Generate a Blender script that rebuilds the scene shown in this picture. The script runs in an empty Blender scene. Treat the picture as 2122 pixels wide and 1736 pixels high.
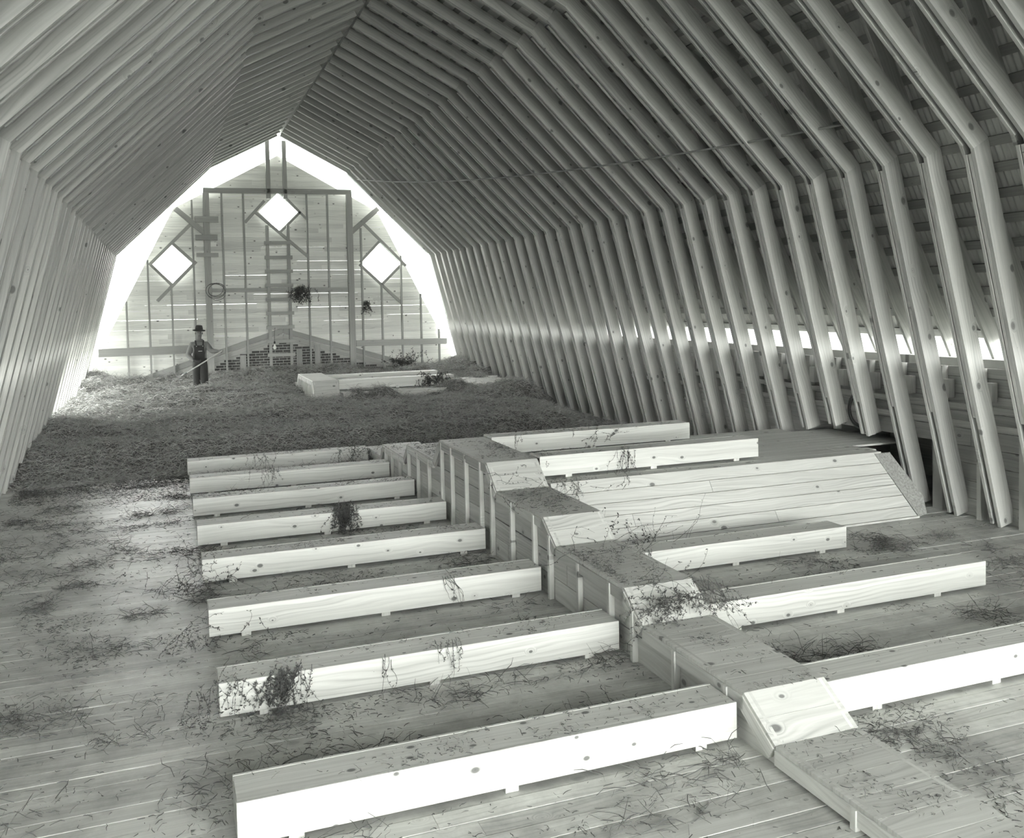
import bpy, math, random
import numpy as np
from mathutils import Vector, Matrix

random.seed(7)
rng = np.random.default_rng(11)
S = bpy.context.scene
COL = S.collection

# ------------------------------------------------------------------ camera
CAM_H = 2.65
F_PX, PPX, PPY = 1915.585, 1069.696, 705.19
YAW, PITCH, ROLL = 0.361775, 0.0435262, -0.0200794
fwd = Vector((math.sin(YAW) * math.cos(PITCH), math.cos(YAW) * math.cos(PITCH), -math.sin(PITCH)))
rgt = Vector((math.cos(YAW), -math.sin(YAW), 0))
upv = rgt.cross(fwd)
r2 = rgt * math.cos(ROLL) + upv * math.sin(ROLL)
u2 = -rgt * math.sin(ROLL) + upv * math.cos(ROLL)
cd = bpy.data.cameras.new('camera')
cam = bpy.data.objects.new('camera', cd)
COL.objects.link(cam)
cam.matrix_world = Matrix(((r2.x, u2.x, -fwd.x, 0), (r2.y, u2.y, -fwd.y, 0), (r2.z, u2.z, -fwd.z, CAM_H), (0, 0, 0, 1)))
cd.sensor_fit = 'HORIZONTAL'
cd.sensor_width = 36
cd.lens = F_PX / 2122 * 36
cd.shift_x = (1061 - PPX) / 2122
cd.shift_y = (PPY - 868) / 2122
cd.clip_start, cd.clip_end = 0.05, 400
S.camera = cam

# ------------------------------------------------------------------ daylight: bright even overcast sky
SKY = 32.0
w = bpy.data.worlds.new('overcast_sky')
S.world = w
w.use_nodes = True
bg = w.node_tree.nodes['Background']
bg.inputs[0].default_value = (0.985, 1.0, 0.965, 1)
bg.inputs[1].default_value = SKY

S.view_settings.view_transform = 'Standard'
S.view_settings.look = 'None'
S.view_settings.gamma = 1
S.view_settings.use_curve_mapping = False
S.view_settings.exposure = -0.50
S.cycles.max_bounces = 4
S.cycles.use_adaptive_sampling = True
S.cycles.adaptive_threshold = 0.025
S.cycles.diffuse_bounces = 4
S.cycles.glossy_bounces = 2

# ------------------------------------------------------------------ materials
def G(v):
    return (v * 0.985, v, v * 0.955, 1)

def base_mat(name):
    m = bpy.data.materials.new(name)
    m.use_nodes = True
    nt = m.node_tree
    b = nt.nodes['Principled BSDF']
    return m, nt, b

def N(nt, t, **kw):
    n = nt.nodes.new(t)
    for k, v in kw.items():
        setattr(n, k, v)
    return n

def math_node(nt, op, a, b=None, c=None):
    n = N(nt, 'ShaderNodeMath', operation=op)
    for i, v in enumerate((a, b, c)):
        if v is None: continue
        if isinstance(v, (int, float)): n.inputs[i].default_value = v
        else: nt.links.new(v, n.inputs[i])
    return n.outputs[0]

def wood(name, v, grain=0.30, knots=0.75, rough=0.6, vary=0.22, dirt=0.0, cell=2.0, wavy=1.0):
    """v: mean grey; boards are modelled with local x along the grain, y across."""
    m, nt, b = base_mat(name)
    L = nt.links
    tc = N(nt, 'ShaderNodeTexCoord')
    oi = N(nt, 'ShaderNodeObjectInfo')
    sep = N(nt, 'ShaderNodeSeparateXYZ')
    L.new(tc.outputs['Object'], sep.inputs[0])
    off = math_node(nt, 'MULTIPLY', oi.outputs['Random'], 83.0)
    x = math_node(nt, 'ADD', sep.outputs[0], off)
    yy = math_node(nt, 'ADD', sep.outputs[1], math_node(nt, 'MULTIPLY', off, 0.37))
    # knots
    cv = N(nt, 'ShaderNodeCombineXYZ')
    L.new(x, cv.inputs[0]); L.new(math_node(nt, 'MULTIPLY', yy, 1.5), cv.inputs[1])
    vo = N(nt, 'ShaderNodeTexVoronoi', voronoi_dimensions='2D')
    vo.inputs['Scale'].default_value = cell
    L.new(cv.outputs[0], vo.inputs['Vector'])
    d = vo.outputs['Distance']
    sc = N(nt, 'ShaderNodeSeparateColor')
    L.new(vo.outputs['Color'], sc.inputs[0])
    size = math_node(nt, 'MULTIPLY', math_node(nt, 'MAXIMUM', math_node(nt, 'SUBTRACT', sc.outputs[0], 0.34), 0.0), 0.15)
    mr = N(nt, 'ShaderNodeMapRange', interpolation_type='SMOOTHSTEP')
    L.new(d, mr.inputs[0])
    L.new(math_node(nt, 'MULTIPLY', size, 0.55), mr.inputs[1]); L.new(math_node(nt, 'ADD', size, 0.004), mr.inputs[2])
    mr.inputs[3].default_value = 1.0; mr.inputs[4].default_value = 0.0
    halo = N(nt, 'ShaderNodeMapRange', interpolation_type='SMOOTHSTEP')
    L.new(d, halo.inputs[0]); halo.inputs[1].default_value = 0.0; halo.inputs[2].default_value = 0.16
    halo.inputs[3].default_value = 1.0; halo.inputs[4].default_value = 0.0
    hal = math_node(nt, 'MULTIPLY', halo.outputs[0], math_node(nt, 'GREATER_THAN', sc.outputs[0], 0.4))
    # slow wander of the rings along the board
    nz = N(nt, 'ShaderNodeTexNoise', noise_dimensions='2D')
    cw = N(nt, 'ShaderNodeCombineXYZ')
    L.new(math_node(nt, 'MULTIPLY', x, 0.40), cw.inputs[0]); L.new(math_node(nt, 'MULTIPLY', yy, 1.6), cw.inputs[1])
    L.new(cw.outputs[0], nz.inputs['Vector']); nz.inputs['Scale'].default_value = 1.6; nz.inputs['Detail'].default_value = 2
    ring = math_node(nt, 'ADD', math_node(nt, 'MULTIPLY', yy, 6.0), math_node(nt, 'MULTIPLY', nz.outputs[0], 1.15 * wavy))
    ring = math_node(nt, 'ADD', ring, math_node(nt, 'MULTIPLY', hal, 0.9))
    cr = N(nt, 'ShaderNodeCombineXYZ')
    L.new(math_node(nt, 'MULTIPLY', x, 0.10), cr.inputs[0]); L.new(ring, cr.inputs[1])
    n2 = N(nt, 'ShaderNodeTexNoise', noise_dimensions='2D')
    L.new(cr.outputs[0], n2.inputs['Vector']); n2.inputs['Scale'].default_value = 4.5
    n2.inputs['Detail'].default_value = 3; n2.inputs['Roughness'].default_value = 0.62
    # fine fibres
    cf = N(nt, 'ShaderNodeCombineXYZ')
    L.new(math_node(nt, 'MULTIPLY', x, 5.0), cf.inputs[0]); L.new(math_node(nt, 'MULTIPLY', yy, 130.0), cf.inputs[1])
    L.new(math_node(nt, 'MULTIPLY', sep.outputs[2], 130.0), cf.inputs[2])
    n3 = N(nt, 'ShaderNodeTexNoise'); L.new(cf.outputs[0], n3.inputs['Vector']); n3.inputs['Scale'].default_value = 1.0
    n3.inputs['Detail'].default_value = 2
    g = math_node(nt, 'MULTIPLY', math_node(nt, 'SUBTRACT', n2.outputs[0], 0.5), grain * 2.0)
    g = math_node(nt, 'ADD', g, math_node(nt, 'MULTIPLY', math_node(nt, 'SUBTRACT', n3.outputs[0], 0.5), grain * 0.55))
    # dark late-wood lines that follow the rings
    sn = math_node(nt, 'SINE', math_node(nt, 'MULTIPLY', ring, 27.0))
    ln = math_node(nt, 'POWER', math_node(nt, 'MULTIPLY_ADD', sn, 0.5, 0.5), 4.0)
    ln = math_node(nt, 'MULTIPLY', ln, math_node(nt, 'MULTIPLY', math_node(nt, 'MAXIMUM', math_node(nt, 'SUBTRACT', nz.outputs[0], 0.38), 0.0), 2.4 * grain))
    g = math_node(nt, 'SUBTRACT', g, ln)
    val = math_node(nt, 'ADD', 1.0, g)
    val = math_node(nt, 'SUBTRACT', val, math_node(nt, 'MULTIPLY', hal, 0.10 * knots))
    val = math_node(nt, 'MULTIPLY', val, math_node(nt, 'SUBTRACT', 1.0, math_node(nt, 'MULTIPLY', mr.outputs[0], 0.72 * knots)))
    pr = math_node(nt, 'ADD', 1.0 - vary * 0.5, math_node(nt, 'MULTIPLY', oi.outputs['Random'], vary))
    val = math_node(nt, 'MULTIPLY', val, pr)
    if dirt:
        geo = N(nt, 'ShaderNodeNewGeometry')
        nd = N(nt, 'ShaderNodeTexNoise'); L.new(geo.outputs['Position'], nd.inputs['Vector'])
        nd.inputs['Scale'].default_value = 1.7; nd.inputs['Detail'].default_value = 7; nd.inputs['Roughness'].default_value = 0.68
        md = N(nt, 'ShaderNodeMapRange'); L.new(nd.outputs[0], md.inputs[0])
        md.inputs[1].default_value = 0.42; md.inputs[2].default_value = 0.68
        md.inputs[3].default_value = 1.0; md.inputs[4].default_value = 1.0 - dirt
        val = math_node(nt, 'MULTIPLY', val, md.outputs[0])
    val = math_node(nt, 'MULTIPLY', val, v)
    val = math_node(nt, 'MAXIMUM', val, 0.01)
    hue = N(nt, 'ShaderNodeCombineColor')
    L.new(math_node(nt, 'MULTIPLY', val, 0.985), hue.inputs[0]); L.new(val, hue.inputs[1]); L.new(math_node(nt, 'MULTIPLY', val, 0.95), hue.inputs[2])
    L.new(hue.outputs[0], b.inputs['Base Color'])
    b.inputs['Roughness'].default_value = rough
    return m

def plain(name, v, rough=0.7, noise=0.0, scale=8.0, metallic=0.0, bump=0.0):
    m, nt, b = base_mat(name)
    b.inputs['Roughness'].default_value = rough
    b.inputs['Metallic'].default_value = metallic
    if noise:
        geo = N(nt, 'ShaderNodeNewGeometry')
        n = N(nt, 'ShaderNodeTexNoise'); nt.links.new(geo.outputs['Position'], n.inputs['Vector'])
        n.inputs['Scale'].default_value = scale; n.inputs['Detail'].default_value = 5
        oi = N(nt, 'ShaderNodeObjectInfo')
        val = math_node(nt, 'MULTIPLY', math_node(nt, 'ADD', 1 - noise, math_node(nt, 'MULTIPLY', n.outputs[0], 2 * noise)), v)
        val = math_node(nt, 'MULTIPLY', val, math_node(nt, 'ADD', 1 - noise * .3, math_node(nt, 'MULTIPLY', oi.outputs['Random'], noise * .6)))
        hue = N(nt, 'ShaderNodeCombineColor')
        nt.links.new(math_node(nt, 'MULTIPLY', val, 0.985), hue.inputs[0]); nt.links.new(val, hue.inputs[1]); nt.links.new(math_node(nt, 'MULTIPLY', val, 0.955), hue.inputs[2])
        nt.links.new(hue.outputs[0], b.inputs['Base Color'])
        if bump:
            bp = N(nt, 'ShaderNodeBump'); bp.inputs['Strength'].default_value = bump; bp.inputs['Distance'].default_value = 0.01
            nt.links.new(n.outputs[0], bp.inputs['Height']); nt.links.new(bp.outputs[0], b.inputs['Normal'])
    else:
        b.inputs['Base Color'].default_value = G(v)
    return m

M_LAT = wood('fresh_pine', 0.61, grain=0.30, knots=1.0, vary=0.14, cell=2.9)
M_DUCT = wood('duct_pine', 0.52, grain=0.28, knots=0.8, vary=0.5)
M_RAMP = wood('ramp_pine', 0.54, grain=0.32, knots=0.9, vary=0.10, wavy=1.4)
M_TRUSS = wood('truss_timber', 0.45, grain=0.26, knots=0.8, vary=0.30, cell=1.8)
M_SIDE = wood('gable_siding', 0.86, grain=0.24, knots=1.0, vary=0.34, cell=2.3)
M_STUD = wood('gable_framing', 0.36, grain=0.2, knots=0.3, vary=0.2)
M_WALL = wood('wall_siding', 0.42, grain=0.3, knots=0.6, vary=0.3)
M_FLOOR = wood('floor_boards', 0.62, grain=0.26, knots=0.3, rough=0.42, vary=0.30, dirt=0.45)
M_SUB = plain('subfloor', 0.2, noise=0.3)
M_METAL = plain('galvanised_roofing', 0.58, rough=0.55, noise=0.12, scale=3, metallic=0.0)
M_PURLIN = wood('roof_purlin', 0.30, grain=0.2, knots=0.2)
M_HAY = plain('cured_hay', 0.30, rough=0.9, noise=0.85, scale=16.0)
M_HAYBED = plain('hay_bed', 0.11, rough=0.95, noise=0.6, scale=14.0, bump=1.0)
M_LITTER = plain('hay_litter', 0.085, rough=0.9, noise=0.4, scale=6.0)
M_SPRIG = plain('dry_sprig', 0.07, rough=0.9, noise=0.3, scale=20)
M_BRICK = plain('brick', 0.09, rough=0.9, noise=0.35, scale=12)
M_MORTAR = plain('mortar', 0.5, rough=0.95, noise=0.15, scale=20)
M_STIP = plain('stippled_sheet', 0.30, rough=0.95, noise=0.7, scale=45, bump=0.8)
M_ROPE = plain('rope', 0.30, rough=0.9)
M_HOSE = plain('rubber_hose', 0.10, rough=0.6)
M_WIRE = plain('wire', 0.07, rough=0.5)
M_GLASS = plain('lamp_glass', 0.85, rough=0.15)
M_DENIM = plain('denim', 0.030, rough=0.9, noise=0.3, scale=15)
M_SHIRT = plain('work_shirt', 0.17, rough=0.9, noise=0.15, scale=10)
M_SKIN = plain('skin', 0.14, rough=0.6)
M_HAT = plain('felt_hat', 0.05, rough=0.95)
M_DARK = plain('dark_detail', 0.03, rough=0.8)
M_BUTTON = plain('metal_button', 0.6, rough=0.4)
M_STEEL = plain('fork_steel', 0.25, rough=0.4, metallic=0.6)
M_SHAFT = wood('fork_shaft', 0.5, grain=0.2, knots=0.0)

# ------------------------------------------------------------------ helpers
def link(o, parent=None):
    COL.objects.link(o)
    if parent is not None:
        o.parent = parent
    return o

def mesh(name, verts, faces, mat, smooth=False):
    me = bpy.data.meshes.new(name)
    me.from_pydata([tuple(v) for v in verts], [], faces)
    me.materials.append(mat)
    if smooth:
        for p in me.polygons: p.use_smooth = True
    me.update()
    return me

def tag(o, label=None, cat=None, group=None, kind=None):
    if label: o['label'] = label
    if cat: o['category'] = cat
    if group: o['group'] = group
    if kind: o['kind'] = kind
    return o

def empty(name, loc, label=None, cat=None, group=None, kind=None):
    o = bpy.data.objects.new(name, None)
    o.empty_display_size = 0.1
    COL.objects.link(o)
    o.location = loc
    return tag(o, label, cat, group, kind)

def local(parent, M):
    if parent is None: return M
    p = parent
    T = Matrix.Identity(4)
    while p is not None:
        T = p.matrix_basis @ T
        p = p.parent
    return T.inverted() @ M

_boxes = {}
def box_mesh(L, W, T, mat, c=0.0):
    key = (round(L, 3), round(W, 3), round(T, 3), mat.name, c)
    if key in _boxes: return _boxes[key]
    a, b, d = L / 2, W / 2, T / 2
    if c <= 0:
        v = [(sx * a, sy * b, sz * d) for sx in (-1, 1) for sy in (-1, 1) for sz in (-1, 1)]
        f = [(0, 1, 3, 2), (4, 6, 7, 5), (0, 4, 5, 1), (2, 3, 7, 6), (0, 2, 6, 4), (1, 5, 7, 3)]
        me = mesh('board', v, f, mat)
    else:   # long edges chamfered
        ring = [(-b + c, -d), (b - c, -d), (b, -d + c), (b, d - c), (b - c, d), (-b + c, d), (-b, d - c), (-b, -d + c)]
        v = [(-a, y, z) for y, z in ring] + [(a, y, z) for y, z in ring]
        f = [tuple(range(7, -1, -1)), tuple(range(8, 16))] + [(i, (i + 1) % 8, 8 + (i + 1) % 8, 8 + i) for i in range(8)]
        f[0] = tuple(range(8)); f[0] = f[0][::-1]
        me = mesh('board', v, f, mat)
    _boxes[key] = me
    return me

def frame(p0, p1, wdir):
    p0, p1 = Vector(p0), Vector(p1)
    x = (p1 - p0); L = x.length; x.normalize()
    y = Vector(wdir); y = (y - x * y.dot(x)).normalized()
    z = x.cross(y)
    c = (p0 + p1) / 2
    M = Matrix(((x.x, y.x, z.x, c.x), (x.y, y.y, z.y, c.y), (x.z, y.z, z.z, c.z), (0, 0, 0, 1)))
    return M, L

def board(name, p0, p1, wdir, W, T, mat, parent=None, c=0.0):
    M, L = frame(p0, p1, wdir)
    o = bpy.data.objects.new(name, box_mesh(L, W, T, mat, c))
    link(o, parent)
    o.matrix_basis = local(parent, M)
    return o

def prism(name, poly, axis, a0, a1, mat, parent=None, uaxis=None):
    """poly: 2D points; axis 'Y': (x,z) extruded y a0..a1; axis 'X': (y,z) extruded x. Local x = grain (horizontal in-plane)."""
    n = len(poly)
    cu = sum(p[0] for p in poly) / n; cv_ = sum(p[1] for p in poly) / n
    t = abs(a1 - a0) / 2; am = (a0 + a1) / 2
    v = [(p[0] - cu, p[1] - cv_, -t) for p in poly] + [(p[0] - cu, p[1] - cv_, t) for p in poly]
    f = [tuple(range(n))[::-1], tuple(range(n, 2 * n))] + [(i, (i + 1) % n, n + (i + 1) % n, n + i) for i in range(n)]
    me = mesh(name, v, f, mat)
    o = bpy.data.objects.new(name, me)
    link(o, parent)
    if axis == 'Y':   # local x->X, y->Z, z->-Y
        M = Matrix(((1, 0, 0, cu), (0, 0, -1, am), (0, 1, 0, cv_), (0, 0, 0, 1)))
    else:             # local x->Y, y->Z, z->X
        M = Matrix(((0, 0, 1, am), (1, 0, 0, cu), (0, 1, 0, cv_), (0, 0, 0, 1)))
    o.matrix_basis = local(parent, M)
    return o

def tube_geo(pts, radii, n=6, closed=False):
    pts = [Vector(p) for p in pts]
    V, Fc = [], []
    m = len(pts)
    ref = Vector((0, 0, 1))
    for i, p in enumerate(pts):
        if closed: t = pts[(i + 1) % m] - pts[i - 1]
        else: t = pts[min(i + 1, m - 1)] - pts[max(i - 1, 0)]
        t.normalize()
        a = ref if abs(t.dot(ref)) < 0.95 else Vector((1, 0, 0))
        u = t.cross(a).normalized(); vv = t.cross(u)
        r = radii[i] if hasattr(radii, '__len__') else radii
        for k in range(n):
            an = 2 * math.pi * k / n
            V.append(p + u * (r * math.cos(an)) + vv * (r * math.sin(an)))
    for i in range(m if closed else m - 1):
        j = (i + 1) % m
        for k in range(n):
            k2 = (k + 1) % n
            Fc.append((i * n + k, i * n + k2, j * n + k2, j * n + k))
    if not closed:
        Fc.append(tuple(range(n))[::-1]); Fc.append(tuple((m - 1) * n + k for k in range(n)))
    return V, Fc

def tube(name, pts, radii, mat, parent=None, n=6, closed=False):
    V, Fc = tube_geo(pts, radii, n, closed)
    o = bpy.data.objects.new(name, mesh(name, V, Fc, mat, True))
    link(o, parent)
    o.matrix_basis = local(parent, Matrix.Identity(4))
    return o

def lathe(name, prof, centre, mat, parent=None, n=20, axis=Vector((0, 0, 1))):
    V, Fc = [], []
    q = axis.normalized().to_track_quat('Z', 'Y')
    for r, z in prof:
        for k in range(n):
            a = 2 * math.pi * k / n
            V.append(Vector(centre) + q @ Vector((r * math.cos(a), r * math.sin(a), z)))
    for i in range(len(prof) - 1):
        for k in range(n):
            k2 = (k + 1) % n
            Fc.append((i * n + k, i * n + k2, (i + 1) * n + k2, (i + 1) * n + k))
    o = bpy.data.objects.new(name, mesh(name, V, Fc, mat, True))
    link(o, parent)
    o.matrix_basis = local(parent, Matrix.Identity(4))
    return o

def copy_tree(o, parent=None):
    c = o.copy(); COL.objects.link(c); c.parent = parent
    for ch in o.children: copy_tree(ch, c)
    return c

def np_mesh(name, verts, quads, mat):
    me = bpy.data.meshes.new(name)
    nv, nf = len(verts), len(quads)
    me.vertices.add(nv); me.vertices.foreach_set('co', np.ascontiguousarray(verts, dtype=np.float32).ravel())
    me.loops.add(nf * 4); me.loops.foreach_set('vertex_index', np.ascontiguousarray(quads, dtype=np.int32).ravel())
    me.polygons.add(nf)
    me.polygons.foreach_set('loop_start', np.arange(0, nf * 4, 4, dtype=np.int32))
    me.materials.append(mat)
    me.update(calc_edges=True)
    me.validate()
    return me

# ------------------------------------------------------------------ building dimensions (metres)
CX = 3.20                       # centre line of the barn
Y_OPEN, Y_GABLE = -9.5, 27.6  # end behind the camera is an added opening that lets daylight in
FOOT, KNEE, MIDK = (5.45, 0.0), (4.38, 4.07), (1.88, 6.51)
RW = 0.19                       # rafter depth
RIDGE, SHOULDER, PLATE = (0.0, 7.49), (3.63, 5.60), (5.50, 1.90)
PITCH_T = 0.613
def truss_y(k): return 8.96 + PITCH_T * k

# ------------------------------------------------------------------ floor
me = mesh('floor', [(-2.5, Y_OPEN, -.08), (8.95, Y_OPEN, -.08), (8.95, 28.1, -.08), (-2.5, 28.1, -.08),
                    (-2.5, Y_OPEN, -.024), (8.95, Y_OPEN, -.024), (8.95, 28.1, -.024), (-2.5, 28.1, -.024)],
          [(0, 3, 2, 1), (4, 5, 6, 7), (0, 1, 5, 4), (1, 2, 6, 5), (2, 3, 7, 6), (3, 0, 4, 7)], M_SUB)
floor = link(bpy.data.objects.new('floor', me)); tag(floor, kind='structure')
y = 2.55
PW = 0.142
row = 0
while y < 15.9:
    cuts = [-2.45, -2.45 + 3.3 + 2.0 * random.random(), 4.3 + 2.2 * random.random(), 8.9]
    for a, b_ in zip(cuts, cuts[1:]):
        a, b_ = round(a, 1), round(b_, 1)
        dz = random.choice((0, 0, 0.001, 0.002, -0.001))
        board('plank', (a + .001, y + PW / 2, -.012 + dz), (b_ - .001, y + PW / 2, -.012 + dz), (0, 1, 0), PW - .005, .024, M_FLOOR, floor, c=.002)
    y += PW; row += 1

# grassy ground outside, one storey below the mow floor
GZ = -3.0
gp_ = []
me = mesh('ground', [(-300, -300, GZ), (300, -300, GZ), (300, 300, GZ), (-300, 300, GZ)], [(0, 1, 2, 3)], plain('field_grass', 0.16, rough=1.0, noise=0.3, scale=0.4))
tag(link(bpy.data.objects.new('ground', me)), kind='structure')

# ------------------------------------------------------------------ roof: metal sheets and purlins
ceil = empty('ceiling', (CX, 0, 0), kind='structure')
def sheet_mesh(length):
    pitch, amp, nper, ncor = 0.0762, 0.009, 6, 9
    ys = np.linspace(0, pitch * ncor, nper * ncor + 1)
    zz = amp * np.sin(2 * np.pi * ys / pitch)
    v = [(0, yv, z) for yv, z in zip(ys, zz)] + [(length, yv, z) for yv, z in zip(ys, zz)]
    n = len(ys)
    f = [(i, i + 1, n + i + 1, n + i) for i in range(n - 1)]
    return mesh('sheet', v, f, M_METAL, True), pitch * ncor
def slope(p_low, p_high, s, cut_low=0.0, over_low=0.0, over_high=0.03):
    """one roof slope between offsets from the centre line; s=+1 right"""
    a = Vector((CX + s * p_low[0], 0, p_low[1])); b_ = Vector((CX + s * p_high[0], 0, p_high[1]))
    d = (b_ - a); L = d.length; d.normalize()
    nrm = Vector((d.z * s, 0, -d.x * s)).normalized()
    if nrm.z < 0: nrm = -nrm
    n = int(L / 0.285)
    for i in range(n + 1):
        t = cut_low + 0.06 + (L - cut_low - 0.12) * i / n
        c0 = a + d * t + nrm * (RW + 0.0185)
        board('purlin', (c0.x, Y_OPEN, c0.z), (c0.x, Y_GABLE + .1, c0.z), d, 0.10, 0.025, M_PURLIN, ceil)
    me, wd = sheet_mesh(L - cut_low + over_low + over_high)
    yy_ = 0.0
    o0 = a + d * (cut_low - over_low) + nrm * (RW + 0.043)
    c1 = a + d * ((L + cut_low) / 2) + nrm * (RW + .045)
    board('long_sheet', (c1.x, Y_OPEN, c1.z), (c1.x, 0.0, c1.z), d, L - cut_low + .3, .004, M_METAL, ceil)
    while yy_ < Y_GABLE + .1:
        o = bpy.data.objects.new('sheet', me); link(o, ceil)
        x_, y_, z_ = d, Vector((0, 1, 0)), d.cross(Vector((0, 1, 0)))
        M = Matrix(((x_.x, 0, z_.x, o0.x), (0, 1, 0, yy_), (x_.z, 0, z_.z, o0.z), (0, 0, 0, 1)))
        o.matrix_basis = local(ceil, M)
        yy_ += wd
for s in (1, -1):
    slope(PLATE, SHOULDER, s, cut_low=0.12, over_high=0.12)
    slope(SHOULDER, RIDGE, s, over_low=0.22, over_high=0.10)
me = mesh('ridge_cap', [(-.3, Y_OPEN, -.14), (0, Y_OPEN, .03), (.3, Y_OPEN, -.14), (-.3, Y_GABLE + .2, -.14), (0, Y_GABLE + .2, .03), (.3, Y_GABLE + .2, -.14)], [(0, 1, 4, 3), (1, 2, 5, 4)], M_METAL)
o = bpy.data.objects.new('ridge_cap', me); link(o, ceil); o.location = (0, 0, RIDGE[1] + .285)

# ------------------------------------------------------------------ roof trusses
ORD = ['first', 'second', 'third', 'fourth', 'fifth', 'sixth', 'seventh', 'eighth', 'ninth', 'tenth', 'eleventh', 'twelfth', 'thirteenth',
       'fourteenth', 'fifteenth', 'sixteenth', 'seventeenth', 'eighteenth', 'nineteenth', 'twentieth']
ORD += ['twenty-' + o for o in ORD[:9]] + ['thirtieth'] + ['thirty-' + o for o in ORD[:9]] + ['fortieth'] + ['forty-' + o for o in ORD[:9]]

def along(p, q, t): return (p[0] + (q[0] - p[0]) * t, p[1] + (q[1] - p[1]) * t)
def inset(p, q, dist):
    """shift the inner edge line p-q outwards (away from the centre / up) by dist"""
    dx, dz = q[0] - p[0], q[1] - p[1]; L = math.hypot(dx, dz)
    nx, nz = -dz / L, dx / L
    if nx * 1 + nz * 0.6 < 0: nx, nz = -nx, -nz
    return (p[0] + nx * dist, p[1] + nz * dist), (q[0] + nx * dist, q[1] + nz * dist)

def member(name, p, q, W, T, y0, s, parent, mat=M_TRUSS, dy=0.0):
    (a, b_) = inset(p, q, W / 2)
    return board(name, (CX + s * a[0], dy + y0, a[1]), (CX + s * b_[0], dy + y0, b_[1]), (0, 0, 1) if abs(q[1]-p[1]) < abs(q[0]-p[0]) else (1, 0, 0), W, T, mat, parent, c=.004)

def mitred(name, p, q, W, T, y0, s, parent, os_=0.0, oe=0.0, mat=M_TRUSS, dy=0.0):
    """p-q is the inner edge; os_/oe shift the outer corners along the member to mitre its ends"""
    (a, b_) = inset(p, q, W / 2)
    A3 = Vector((CX + s * a[0], y0 + dy, a[1])); B3 = Vector((CX + s * b_[0], y0 + dy, b_[1]))
    (o0_, _) = inset(p, q, 1.0)
    out = Vector((s * (o0_[0] - p[0]), 0, o0_[1] - p[1]))
    M, L = frame(A3, B3, out)
    h, w_, t_ = L / 2, W / 2, T / 2
    key = (name, round(L, 3), round(W, 3), T, round(os_, 3), round(oe, 3))
    if key not in _boxes:
        pl = [(-h, -w_), (h, -w_), (h + oe, w_), (-h - os_, w_)]
        _boxes[key] = mesh(name, [(x, y, -t_) for x, y in pl] + [(x, y, t_) for x, y in pl],
                           [(3, 2, 1, 0), (4, 5, 6, 7)] + [(i, (i + 1) % 4, 4 + (i + 1) % 4, 4 + i) for i in range(4)], mat)
    o = bpy.data.objects.new(name, _boxes[key]); link(o, parent)
    o.matrix_basis = local(parent, M)
    return o

def leg_point(z):
    t = (KNEE[1] - z) / (KNEE[1] - FOOT[1])
    return (KNEE[0] + (FOOT[0] - KNEE[0]) * t, z)

LEGW = 0.215
def build_leg(s, parent, y0, zend):
    lg = mitred('leg', KNEE, leg_point(zend), LEGW, 0.044, -0.050, s, parent, os_=LEGW * .277, dy=y0)
    member('ply', along(KNEE, FOOT, 0.012), leg_point(zend + 0.02), 0.185, 0.044, 0.050, s, lg, dy=y0)
    member('ply', along(KNEE, FOOT, 0.012), leg_point(1.25), 0.19, 0.040, -0.004, s, lg, dy=y0)
    return lg

def build_truss(k):
    t = empty('roof_truss', (CX, truss_y(k), 0))
    y0 = truss_y(k)
    for s in (1, -1):
        build_leg(s, t, y0, 0.0)
        bra = mitred('brace', MIDK, KNEE, LEGW, 0.044, -0.050, s, t, os_=LEGW * .147, oe=LEGW * .277, dy=y0)
        member('ply', along(MIDK, KNEE, 0.02), along(MIDK, KNEE, 0.985), 0.185, 0.044, 0.050, s, bra, dy=y0)
        member('lower_rafter', (PLATE[0] + 0.06, PLATE[1] - 0.12), SHOULDER, RW, 0.044, 0.096, s, t, dy=y0)
        member('upper_rafter', along(SHOULDER, RIDGE, -0.02), along(SHOULDER, RIDGE, 0.992), RW, 0.044, -0.004, s, t, dy=y0)
        mitred('collar_piece', along(SHOULDER, RIDGE, 0.992), along(SHOULDER, RIDGE, 1 - MIDK[0] / SHOULDER[0]), LEGW - .06, 0.044, -0.050, s, t, oe=LEGW * .1, dy=y0)
    return t
K0, K1 = -12, 30
proto = build_truss(K1)
protos = {}
for k in range(K1, K0 - 1, -1):
    if k == K1: t = proto
    else:
        t = copy_tree(proto); t.location = (CX, truss_y(k), 0)
    if k in (1, 2, 3):      # legs cut off above the fan duct
        for ch in list(t.children):
            if ch.name.startswith('leg') and ch.matrix_basis.translation.x > 0:
                for g in list(ch.children): bpy.data.objects.remove(g)
                bpy.data.objects.remove(ch)
        build_leg(1, t, truss_y(k), {1: 0.80, 2: 0.86, 3: 0.735}[k])
    n = K1 - k
    extra = ', leg cut above the platform' if k in (1, 2) else ''
    tag(t, 'timber roof truss, %s out from the far gable%s' % (ORD[n], extra), 'roof truss', 'gambrel roof trusses')

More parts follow.
